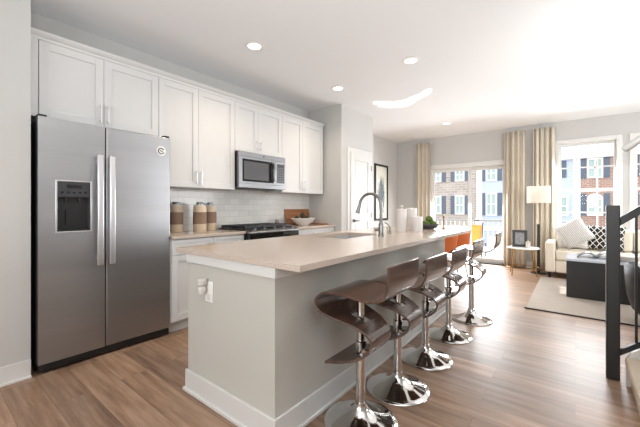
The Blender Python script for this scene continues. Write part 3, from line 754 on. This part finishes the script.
spec = [(-.93, 1.54, 0, 0, None), (-.91, 1.972, -.016, 0, 'walnut and chrome bar stool second from the camera'),
        (-.92, 2.50, -.03, 0, 'walnut and chrome bar stool in the middle of the row'),
        (-.918, 3.08, -.01, 0, 'walnut and chrome bar stool fourth from the camera'),
        (-.862, 3.673, .022, 3, 'walnut and chrome bar stool farthest from the camera, nearest patio door')]
for i, (x, y, dz, rz, lb) in enumerate(spec):
    o = st if i == 0 else dup(st, (x, y, 0), math.radians(rz), lb)
    o.location = (x, y, 0); o.rotation_euler = (0, 0, math.radians(rz))
    for ch in o.children:
        if ch.name.split('.')[0] in ('seat_shell', 'mounting_plate', 'piston'): ch.location.z = dz

# ------------------------------------------------------------------ ceiling lights
def can(x, y, label, vis=True):
    r = thing('recessed_light', label, 'ceiling light', (x, y, H-.02), 'recessed ceiling lights')
    MB().lathe([(.062, -.004), (.09, -.004), (.094, -.001), (.094, .0), (.062, .0), (.062, -.004)], (x, y, H-.001), 40, solid_ring=True).build('trim_ring', M['white'], r)
    MB().lathe([(0, -.003), (.062, -.003), (.062, -.0005), (0, -.0005)], (x, y, H-.001), 40).build('lens', M['lens'], r)
    l = lamp('downlight', 'SPOT', (x, y, H-.03), 34, (1, .83, .64), (0, 0, -1), spot_size=math.radians(140), spot_blend=.8, shadow_soft_size=.06)
    l.parent = r; l.location = (0, 0, -.01)
can(-2.47, 2.09, 'round recessed ceiling light closest to the white cabinets and refrigerator')
can(-1.39, 3.34, 'round recessed ceiling light above the island')
can(-2.475, 3.52, 'round recessed ceiling light in front of the pantry corner')
can(-1.90, 6.25, 'round recessed ceiling light nearest the patio door')
can(-1.39, .75, 'unseen recessed ceiling light added above the near end of the island')  # fixture added out of view to brighten the kitchen

# ------------------------------------------------------------------ picture on the hall wall
def art_mat():
    t = NT('reed_drawing'); tc = t.n('ShaderNodeTexCoord').outputs['Object']; sp = t.n('ShaderNodeSeparateXYZ'); t.l(tc, sp.inputs[0])
    mp = t.n('ShaderNodeMapping'); mp.inputs['Scale'].default_value = (1, 26, 5); t.l(tc, mp.inputs[0]); f = t.noise(mp.outputs[0], 1.4, 4, .7)
    z = t.math('SUBTRACT', 1.0, t.math('MULTIPLY', t.math('ABSOLUTE', t.math('SUBTRACT', sp.outputs[2], .55)), 1.75), True)
    yy = t.math('SUBTRACT', 1.0, t.math('MULTIPLY', t.math('ABSOLUTE', sp.outputs[1]), 4.6), True)
    k = t.math('MULTIPLY', t.math('MULTIPLY', z, yy), 1.7, True)
    g = t.math('GREATER_THAN', t.math('ADD', f, t.math('MULTIPLY', k, .34)), .66)
    t.l(t.mix(g, lin((214, 214, 200)), lin((96, 106, 112))), t.b.inputs['Base Color']); t.b.inputs['Roughness'].default_value = .5
    return t.m
y0, y1, z0, z1 = 6.30, 6.92, .89, 2.15
r = thing('framed_picture', 'tall black framed botanical drawing on the wall behind the faucet', 'picture', (XW, (y0+y1)/2, z0))
m = MB(); x0, x1 = XW+.002, XW+.03; s = .045
m.box(x0, x1, y0, y0+s, z0, z1).box(x0, x1, y1-s, y1, z0, z1).box(x0, x1, y0+s, y1-s, z0, z0+s).box(x0, x1, y0+s, y1-s, z1-s, z1)
m.build('frame', M['black'], r, .003)
box('drawing', art_mat(), (x0, x0+.01, y0+s, y1-s, z0+s, z1-s), r)

# ------------------------------------------------------------------ curtains
def curtain(x0, x1, label, folds, y=7.36, z0=.015, z1=2.675, seed=0):
    rnd = random.Random(seed); ph = [rnd.uniform(0, 6.28) for _ in range(4)]
    def fn(u, v):
        x = x0+(x1-x0)*u; t = u*folds*2*PI
        a = .044*(.75+.25*math.sin(u*7+ph[0])+.12*(1-v))
        yy = y+a*math.sin(t+.35*math.sin(u*9+ph[1])+.04*math.sin(v*4+ph[2]))+.01*math.sin(2*t+ph[3])
        return (x+.006*math.sin(t*2), yy, z0+(z1-z0)*v)
    o = MB().grid(fn, int(folds*16), 14).build('curtain', M['linen'], solid=.004, angle=180)
    return tag(o, label, 'curtain', 'floor length linen curtains')
curtain(-2.94, -2.60, 'beige linen curtain left of the patio door', 3.6, seed=1)
curtain(-1.115, -.735, 'beige linen curtain right of the patio door', 4.4, seed=2)
curtain(-.63, -.28, 'beige linen curtain left of the window, behind the lamp', 4.4, seed=3)
for x0, x1, lb in ((-2.95, -2.59, 'slim white track holding the curtain left of the patio door'), (-1.125, -.725, 'slim white track holding the curtain right of the patio door'), (-.64, -.27, 'slim white track holding the curtain left of the window')):
    r = thing('curtain_track', lb, 'curtain track', ((x0+x1)/2, YB, 2.66))
    box('rail', M['ceil'], (x0+.02, x1-.02, 7.425, 7.437, 2.655, 2.672), r)
    for x in (x0+.03, x1-.03): box('bracket', M['ceil'], (x-.008, x+.008, 7.438, YB-.001, 2.657, 2.670), r)

# ------------------------------------------------------------------ living room
r = thing('rug', 'pale beige area rug under the black coffee table', 'rug', (.96, 5.7, 0))
box('pile', M['rug'], (-.455, 2.4, 4.462, 6.6, .001, .016), r, .004)
MB().box(-.47, 2.41, 4.45, 4.461, .001, .014).build('binding', M['dark'], r)
# sofa
SXa, SXb, SYa, SYb = -.40, 1.85, 6.62, 7.29
r = thing('sofa', 'cream upholstered sofa under the window', 'sofa', ((SXa+SXb)/2, (SYa+SYb)/2, 0))
for x in (SXa, SXb-.14): box('armrest', M['sofa'], (x, x+.14, SYa, SYb, .10, .60), r, .025, 3)
box('frame', M['sofa'], (SXa+.142, SXb-.142, SYa+.02, SYb, .10, .30), r, .015)
xm = (SXa+SXb)/2
for a, b in ((SXa+.143, xm-.003), (xm+.003, SXb-.143)):
    box('seat_cushion', M['sofa'], (a, b, SYa+.0, SYb-.2, .302, .47), r, .035, 3)
    box('back_cushion', M['sofa'], (a, b, SYb-.24, SYb-.09, .47, .82), r, .045, 3)
box('backrest', M['sofa'], (SXa+.142, SXb-.142, SYb-.09, SYb, .302, .80), r, .03, 3)
for x in (SXa+.06, SXb-.06):
    for y in (SYa+.06, SYb-.06): MB().lathe([(.02, 0), (.03, .10), (0, .10)], (x, y, 0), 12).build('leg', M['dark'], r)
def pillow(w_, h_, d_, loc, rot, mat, label):
    m = MB(); n = 12
    def sh(sgn):
        def fn(u, v):
            a, b = 2*u-1, 2*v-1
            k = max(0, (1-a**4)*(1-b**4))**.5
            pin = 1-.09*(1-abs(a))*abs(b)**2*1.0; pin2 = 1-.09*(1-abs(b))*abs(a)**2
            return Vector((a*w_/2*pin2, sgn*d_/2*k, b*h_/2*pin))
        return fn
    m.grid(sh(1), n, n); m.grid(sh(-1), n, n)
    o = m.build('throw_pillow', mat, angle=75)
    bm = bmesh.new(); bm.from_mesh(o.data); bmesh.ops.remove_doubles(bm, verts=bm.verts[:], dist=1e-4); bmesh.ops.recalc_face_normals(bm, faces=bm.faces[:])
    for v in bm.verts: v.co.z -= h_/2
    bm.to_mesh(o.data); bm.free()
    o.location = loc; o.rotation_euler = rot
    return tag(o, label, 'pillow', 'throw pillows on the sofa')
knit = stripes_mat('pale_knit', (222, 219, 214), (192, 190, 186), 34, 'Object', 2, .6)
pillow(.42, .40, .12, (-.035, 6.89, .685), (math.radians(-14), 0, math.radians(4)), knit, 'pale grey textured pillow lying against the left sofa arm')
pillow(.42, .42, .12, (-.02, 6.75, .765), (math.radians(-16), math.radians(-32), 0), stripes_mat('pale_rib', (222, 219, 214), (180, 178, 175), 42, 'Object', 0, .55), 'pale grey ribbed pillow standing on its corner')
pillow(.46, .40, .12, (.385, 6.92, .685), (math.radians(-15), math.radians(3), math.radians(-3)), trellis_mat(), 'black pillow with white trellis pattern')

# coffee table
cx0, cx1, cy0, cy1 = -.09, .56, 5.30, 5.92
r = thing('coffee_table', 'low black box coffee table with glossy top on the rug', 'coffee table', ((cx0+cx1)/2, (cy0+cy1)/2, .016))
box('body', M['dark'], (cx0, cx1, cy0, cy1, .016, .485), r, .004)
box('tabletop', plain('glossy_grey_top', (190, 196, 206), .12), (cx0-.004, cx1+.004, cy0-.004, cy1+.004, .486, .52), r, .004)
r = thing('magazine', 'open grey magazine lying on the coffee table', 'magazine', (.2, 5.62, .521))
for sg in (-1, 1):
    m = MB().grid(lambda u, v, sg=sg: (.22+sg*.2*u, 5.48+.27*v+.04*u*sg, .524+.085*math.sin(PI*u)*(.9 if sg > 0 else .8)*(1-.35*u)+.002), 10, 2)
    m.build('page', plain('grey_page', (84, 86, 90), .35, var=.25, scale=14), r, solid=.004)
MB().box(.215, .225, 5.48, 5.75, .521, .527).build('spine', M['dark'], r)
r = tag(MB().lathe([(0, 0), (.06, 0), (.1, .02), (.15, .07), (.145, .074), (.095, .03), (.05, .012), (0, .012)], (.46, 5.40, .521), 32).build('bowl', M['ceramic']), 'white bowl on the coffee table behind the newel post', 'bowl')

# side table with photo frame and candle jar
tx, ty, tz = -.72, 6.70, .455
r = thing('side_table', 'small round marble side table on thin brass legs', 'side table', (tx, ty, 0))
MB().lathe([(0, 0), (.235, 0), (.245, .006), (.245, .02), (.24, .025), (0, .025)], (tx, ty, tz), 40).build('tabletop', plain('white_marble', (232, 230, 226), .2, var=.05, scale=6), r)
for k in range(4):
    a = PI/4+k*PI/2+.2; c, s = math.cos(a), math.sin(a)
    MB().rod((tx+.2*c, ty+.2*s, tz), (tx+.26*c, ty+.26*s, 0), .008, .007).build('leg', M['brass'], r)
m = MB().tube([(tx+.243*math.cos(a), ty+.243*math.sin(a), .13) for a in [2*PI*k/28 for k in range(29)]], .005, 8); m.build('ring_stretcher', M['brass'], r)
q = Vector((-.77, 6.70, tz+.0255))
r = thing('photo_frame', 'black photo frame standing on the side table', 'photo frame', q)
Mx = Matrix.Translation(q) @ Matrix.Rotation(math.radians(12), 4, 'Z') @ Matrix.Rotation(math.radians(-10), 4, 'X')
m = MB(); s = .045; W2, Hh = .115, .30
m.box(-W2, -W2+s, -.008, .008, 0, Hh, Mx).box(W2-s, W2, -.008, .008, 0, Hh, Mx).box(-W2+s, W2-s, -.008, .008, 0, s, Mx).box(-W2+s, W2-s, -.008, .008, Hh-s, Hh, Mx)
m.build('frame', M['dark'], r)
MB().box(-W2+s, W2-s, -.003, .004, s, Hh-s, Mx).build('photo', plain('photo_print', (120, 122, 124), .3, var=.8, scale=22), r)
MB().box(-.02, .02, .0, .006, 0, .17, Matrix.Translation(q+Vector((.02, .1, 0))) @ Matrix.Rotation(math.radians(18), 4, 'X')).build('easel_back', M['dark'], r)
q = (-.64, 6.62, tz+.0255)
r = thing('candle_jar', 'small clear candle jar in front of the photo frame', 'jar', q)
MB().lathe([(.032, 0), (.036, .006), (.036, .08), (.034, .08), (.034, .008), (0, .008)], q, 24).build('glass', plain('frosted_glass', (206, 202, 194), .15), r)
MB().lathe([(.037, .08), (.037, .105), (.012, .112), (.012, .13), (0, .132)], q, 24).build('lid', plain('glass_stopper', (196, 188, 172), .1), r)

# floor lamp
lx, ly = -.515, 6.98
r = thing('floor_lamp', 'floor lamp with white drum shade in front of the curtains', 'floor lamp', (lx, ly, 0))
MB().lathe([(0, 0), (.12, 0), (.12, .015), (.03, .022), (0, .022)], (lx, ly, 0), 32).build('base', M['dark'], r)
box('post', M['dark'], (lx-.022, lx+.022, ly-.022, ly+.022, .02, .88), r, .003)
MB().rod((lx, ly, .88), (lx, ly, 1.42), .005).build('stem', M['linen'], r)
shade = NT('lamp_shade'); shade.b.inputs['Base Color'].default_value = lin((240, 234, 226)); shade.b.inputs['Roughness'].default_value = .9
nf = shade.noise(shade.coords((1, 1, 1)), 90, 2); shade.bump(nf, .1, .002)
tr = shade.n('ShaderNodeBsdfTranslucent'); tr.inputs[0].default_value = lin((246, 238, 228)); mx = shade.n('ShaderNodeMixShader'); mx.inputs[0].default_value = .45
shade.l(shade.b.outputs[0], mx.inputs[1]); shade.l(tr.outputs[0], mx.inputs[2]); shade.l(mx.outputs[0], shade.out.inputs[0])
MB().lathe([(.178, 1.262), (.176, 1.555), (.173, 1.555), (.175, 1.262), (.178, 1.262)], (lx, ly, 0), 48, solid_ring=True).build('shade', shade.m, r)
MB().lathe([(0, 1.42), (.012, 1.42), (.02, 1.46), (.0, 1.50)], (lx, ly, 0), 16).tube([(lx-.18, ly, 1.545), (lx, ly, 1.545), (lx+.18, ly, 1.545)], .003).rod((lx, ly, 1.5), (lx, ly, 1.6), .004).build('bulb', M['white'], r)

# black tub chair with pale throw
qx, qy = .72, 4.5
r = thing('tub_chair', 'black rounded tub chair behind the newel post', 'armchair', (qx, qy, .016))
n = 40; vs = []
prof = [(.10, .06), (.2, .075), (.27, .15), (.31, .28), (.325, .45), (.33, .58), (.30, .60), (.275, .58), (.265, .46), (.25, .42), (0, .41)]
MB().lathe(prof, (qx, qy, .016), 48).build('shell', plain('black_leather', (9, 9, 10), .5, var=.1), r, angle=60)
MB().lathe([(.2, 0), (.2, .012), (.03, .03), (.03, .062), (0, .062)], (qx, qy, .0162), 32).build('pedestal', M['dark'], r)
MB().lathe([(0, .412), (.24, .412), (.255, .44), (.24, .48), (0, .49)], (qx, qy, .016), 40).build('seat_cushion', M['dark'], r)
m = MB().ball((qx-.06, qy-.1, .016+.585), .2, 1, 1, .5, 24, .03); tag(m.build('floor_cushion', plain('white_plush', (222, 222, 224), .95, var=.08, scale=30), angle=80), 'white plush cushion lying in the black tub chair', 'cushion')

# dining chairs
def dining_chair(loc, rz, label):
    r = thing('dining_chair', label, 'chair', (0, 0, 0), 'orange dining chairs')
    def fn(u, v):
        a = (u-.5)*2.1; R_ = .25+.02*v
        return (.0+R_*math.cos(a)+.03*v, R_*math.sin(a), .47+.34*v)
    MB().grid(fn, 18, 5).build('backrest', M['leather'], r, solid=.03, angle=80)
    MB().tube([fn(u/18, 1) for u in range(19)], .012, 8).build('top_rail', plain('dark_wood_rail', (58, 34, 28), .4), r)
    MB().lathe([(0, .42), (.22, .42), (.235, .445), (.225, .475), (0, .48)], n=36).build('seat', M['leather'], r)
    for sx in (-1, 1):
        for sy in (-1, 1): MB().rod((sx*.14, sy*.14, .425), (sx*.2, sy*.2, 0), .012, .008).build('leg', M['dark'], r)
    r.location = loc; r.rotation_euler = (0, 0, rz); return r
c0 = dining_chair((-1.68, 5.05, 0), math.radians(-12), 'orange leather dining chair beyond the island, closer to the stools')
dup(c0, (-1.64, 5.64, 0), math.radians(-6), 'orange leather dining chair beyond the island, closer to the patio door')

# ------------------------------------------------------------------ stairs at the right
RISE, RUN = .195, .245; NX0 = .275
r = thing('staircase', 'carpeted staircase rising out of frame on the right', 'staircase', (.9, 2.4, 0))
for i in range(9):
    x = NX0+i*RUN; zt = (i+1)*RISE
    m = MB().prism([(x-.02, zt-.03), (x-.012, zt), (x+RUN+.01, zt), (x+RUN+.01, max(0, zt-RISE-.1)), (x+.012, max(0, zt-RISE)), (x+.006, zt-.035)], 'y', 1.865, 2.925)
    m.build('step', M['carpet'], r, .006)
n = 9
m = MB().prism([(NX0-.01, 0), (NX0-.01, RISE*.9)]+[(NX0+.02, RISE+.035), (NX0+n*RUN, RISE*n+.12), (NX0+n*RUN, RISE*n-.3), (NX0+.4, 0)], 'y', 2.927, 2.955)
m.build('stringer', M['trim'], r)
r = thing('stair_railing', 'black square newel post and railing at the foot of the stairs', 'railing', (.205, 3.02, 0))
m = MB().box(.169, .241, 2.978, 3.05, 0, 1.195); m.build('newel_post', M['dark'], r, .006)
def sloped(z_, th, y0, y1, x1=2.2, sl=.8):
    return MB().prism([(.24, z_), (x1, z_+(x1-.24)*sl), (x1, z_+(x1-.24)*sl+th), (.24, z_+th)], 'y', y0, y1)
sloped(1.055, .058, 2.985, 3.043).build('handrail', M['dark'], r, .004)
sloped(.168, .04, 2.995, 3.033).build('bottom_rail', M['dark'], r, .003)
for k in range(14):
    x = .322+k*.12; MB().box(x-.007, x+.007, 3.007, 3.021, .168+.038+(x-.24)*.8, 1.058+(x-.24)*.8).build('baluster', M['black'], r)
r = thing('wall_handrail', 'pale round handrail at the upper right, above the stairs', 'handrail', (.6, 2.0, 1.4))
MB().tube([(.172, 2.0, 1.44), (.178, 2.0, 1.446), (1.6, 2.0, 2.52)], [.012, .016, .016], 16).build('rail', plain('pale_rail', (178, 176, 172), .4), r)
for x in (.5, 1.4):
    z = 1.446+(x-.178)*.755; MB().tube([(x, 2.0, z-.02), (x, 1.97, z-.06), (x, 1.861, z-.07)], .008).build('bracket', M['nickel'], r)

# ------------------------------------------------------------------ outside: deck, railing, street, townhouses
struct(box('floor_deck', M['concrete'], (-4.2, .2, YB+.19, 9.3, -.15, -.01)))
struct(box('ground_street', M['asphalt'], (-40, 30, 9.5, 40, -3.2, -3.0)))
r = thing('deck_railing', 'white balcony railing with grey top rail outside the patio door', 'railing', (-2, 9.15, 0))
box('top_rail', plain('rail_grey', (150, 152, 156), .5), (-4.1, .1, 9.11, 9.19, .82, .87), r, .005)
box('bottom_rail', M['outwhite'], (-4.1, .1, 9.13, 9.17, .06, .1), r)
for k in range(36): x = -4.05+k*.115; box('baluster', M['outwhite'], (x-.009, x+.009, 9.14, 9.158, .1, .82), r)
for x in (-4.05, -2.0, .05): box('post', M['outwhite'], (x-.04, x+.04, 9.11, 9.19, -.01, .9), r)
# sling chair on the deck
r = thing('deck_chair', 'orange and yellow sling chair on the sunny deck', 'chair', (-1.95, 8.5, -.01))
MB().grid(lambda u, v: (-2.0+.26*u, 8.3+.12*v, .30+.46*v), 6, 6).build('sling_back', plain('yellow_sling', (224, 158, 76), .8, var=.12, scale=5), r, solid=.012)
MB().grid(lambda u, v: (-2.0+.26*u, 8.32+.42*v, .32-.02*v), 6, 6).build('sling_seat', plain('orange_sling', (220, 130, 60), .8, var=.1), r, solid=.012)
for x in (-2.02, -1.72): MB().tube([(x, 8.42, .82), (x, 8.3, .3), (x, 8.28, -.01)], .012).tube([(x, 8.3, .3), (x, 8.74, .3), (x, 8.74, -.01)], .012).build('side_frame', M['dark'], r)

def win(parent, x0, x1, z0, z1, y, cols=2, rows=2, arch=False, sh=0.0, shw=.38):
    f = MB(); t = .09
    f.box(x0, x0+t, y-.08, y, z0, z1).box(x1-t, x1, y-.08, y, z0, z1).box(x0+t, x1-t, y-.08, y, z0, z0+t)
    if not arch: f.box(x0+t, x1-t, y-.08, y, z1-t, z1)
    for k in range(1, cols): x = x0+(x1-x0)*k/cols; f.box(x-.035, x+.035, y-.07, y-.01, z0+t, z1-t)
    for k in range(1, rows): z = z0+(z1-z0)*k/rows; f.box(x0+t, x1-t, y-.07, y-.01, z-.03, z+.03)
    cx, R_ = (x0+x1)/2, (x1-x0)/2
    if arch:
        A = [PI*k/16 for k in range(17)]
        poly = [(cx+R_*math.cos(a), z1+R_*.8*math.sin(a)) for a in A]+[(cx+(R_-t)*math.cos(a), z1+(R_-t)*.8*math.sin(a)) for a in reversed(A)]
        for k in range(16):
            f.prism([poly[k], poly[k+1], poly[32-k], poly[33-k]], 'y', y-.08, y)
        f.box(x0+t, x1-t, y-.07, y-.01, z1-.04, z1+.04)
        for a in (PI/4, PI/2, 3*PI/4): f.tube([(cx, y-.04, z1), (cx+R_*.9*math.cos(a), y-.04, z1+R_*.72*math.sin(a))], .025, 6)
    fo = f.build('window', M['outwhite'], parent)
    g = MB().box(x0+t, x1-t, y-.03, y-.02, z0+t, z1)
    if arch: g.prism([(cx+(R_-t)*math.cos(a), z1+(R_-t)*.8*math.sin(a)) for a in [PI*k/16 for k in range(17)]], 'y', y-.03, y-.02)
    g.build('pane', M['farglass'], fo)
    if sh:
        for a in ((x0-shw-.04, x0-.04), (x1+.04, x1+shw+.04)): box('shutter', M['shutter'], (a[0], a[1], y-.05, y, z0, z1+(.3 if arch else 0)), fo)
def townhouse(x0, x1, mat, label, wins, y=24, top=4.0):
    r = thing('townhouse', label, 'house', ((x0+x1)/2, y+4, -3), 'townhouses across the street')
    box('wall', mat, (x0, x1, y, y+8, -3, top), r)
    box('cornice', M['outwhite'], (x0, x1, y-.25, y+8, top, top+.35), r)
    m = MB().box(x0, x0+.16, y-.06, y, -3, top).box(x1-.16, x1, y-.06, y, -3, top); m.build('corner_trim', M['outwhite'], r)
    for w_ in wins: win(r, *w_[:4], y, **(w_[4] if len(w_) > 4 else {}))
    for k in range(int((x1-x0)//3.4)):
        a = x0+.5+k*3.4; g = MB().box(a, a+2.6, y-.05, y, -3, -.75); g.build('garage_door', M['outwhite'], r)
    box('belt_course', M['outwhite'], (x0, x1, y-.07, y, -.35, -.1), r)
    return r
S1 = dict(sh=1, shw=.26)
r = townhouse(-16, -5.12, M['stone'], 'pale brick townhouse seen through left of patio door', [
    (-8.36, -7.65, 3.03, 3.95, S1), (-6.70, -6.07, 3.03, 3.95, S1), (-8.36, -7.65, .7, 2.02, S1), (-6.70, -6.07, .7, 2.02, S1),
    (-11.2, -10.1, .7, 2.02, S1), (-11.2, -10.1, 3.03, 3.95, S1), (-14.2, -13.1, .7, 2.02, S1), (-14.2, -13.1, 3.03, 3.95, S1)])
townhouse(-5.1, .06, M['siding'], 'blue siding townhouse between the two brick ones', [
    (-4.71, -4.05, 2.95, 3.95, S1), (-4.71, -4.05, .65, 2.15, S1), (-1.3, -.70, 2.95, 3.95, S1), (-.74, -.32, .7, 1.85, dict(cols=1)), (-2.9, -2.2, .65, 2.15, S1), (-2.9, -2.2, 2.95, 3.95, S1)])
townhouse(.08, 9, M['redbrick'], 'red brick townhouse with arched window seen through window', [
    (.53, 1.23, 2.85, 3.98, dict(S1, shw=.24)), (.53, 1.23, .72, 1.68, dict(S1, arch=True, shw=.24)),
    (2.7, 3.4, 2.85, 3.98, S1), (2.7, 3.4, .72, 1.68, dict(S1, arch=True)), (5.2, 5.9, 2.85, 3.98, S1), (5.2, 5.9, .72, 1.68, S1)])
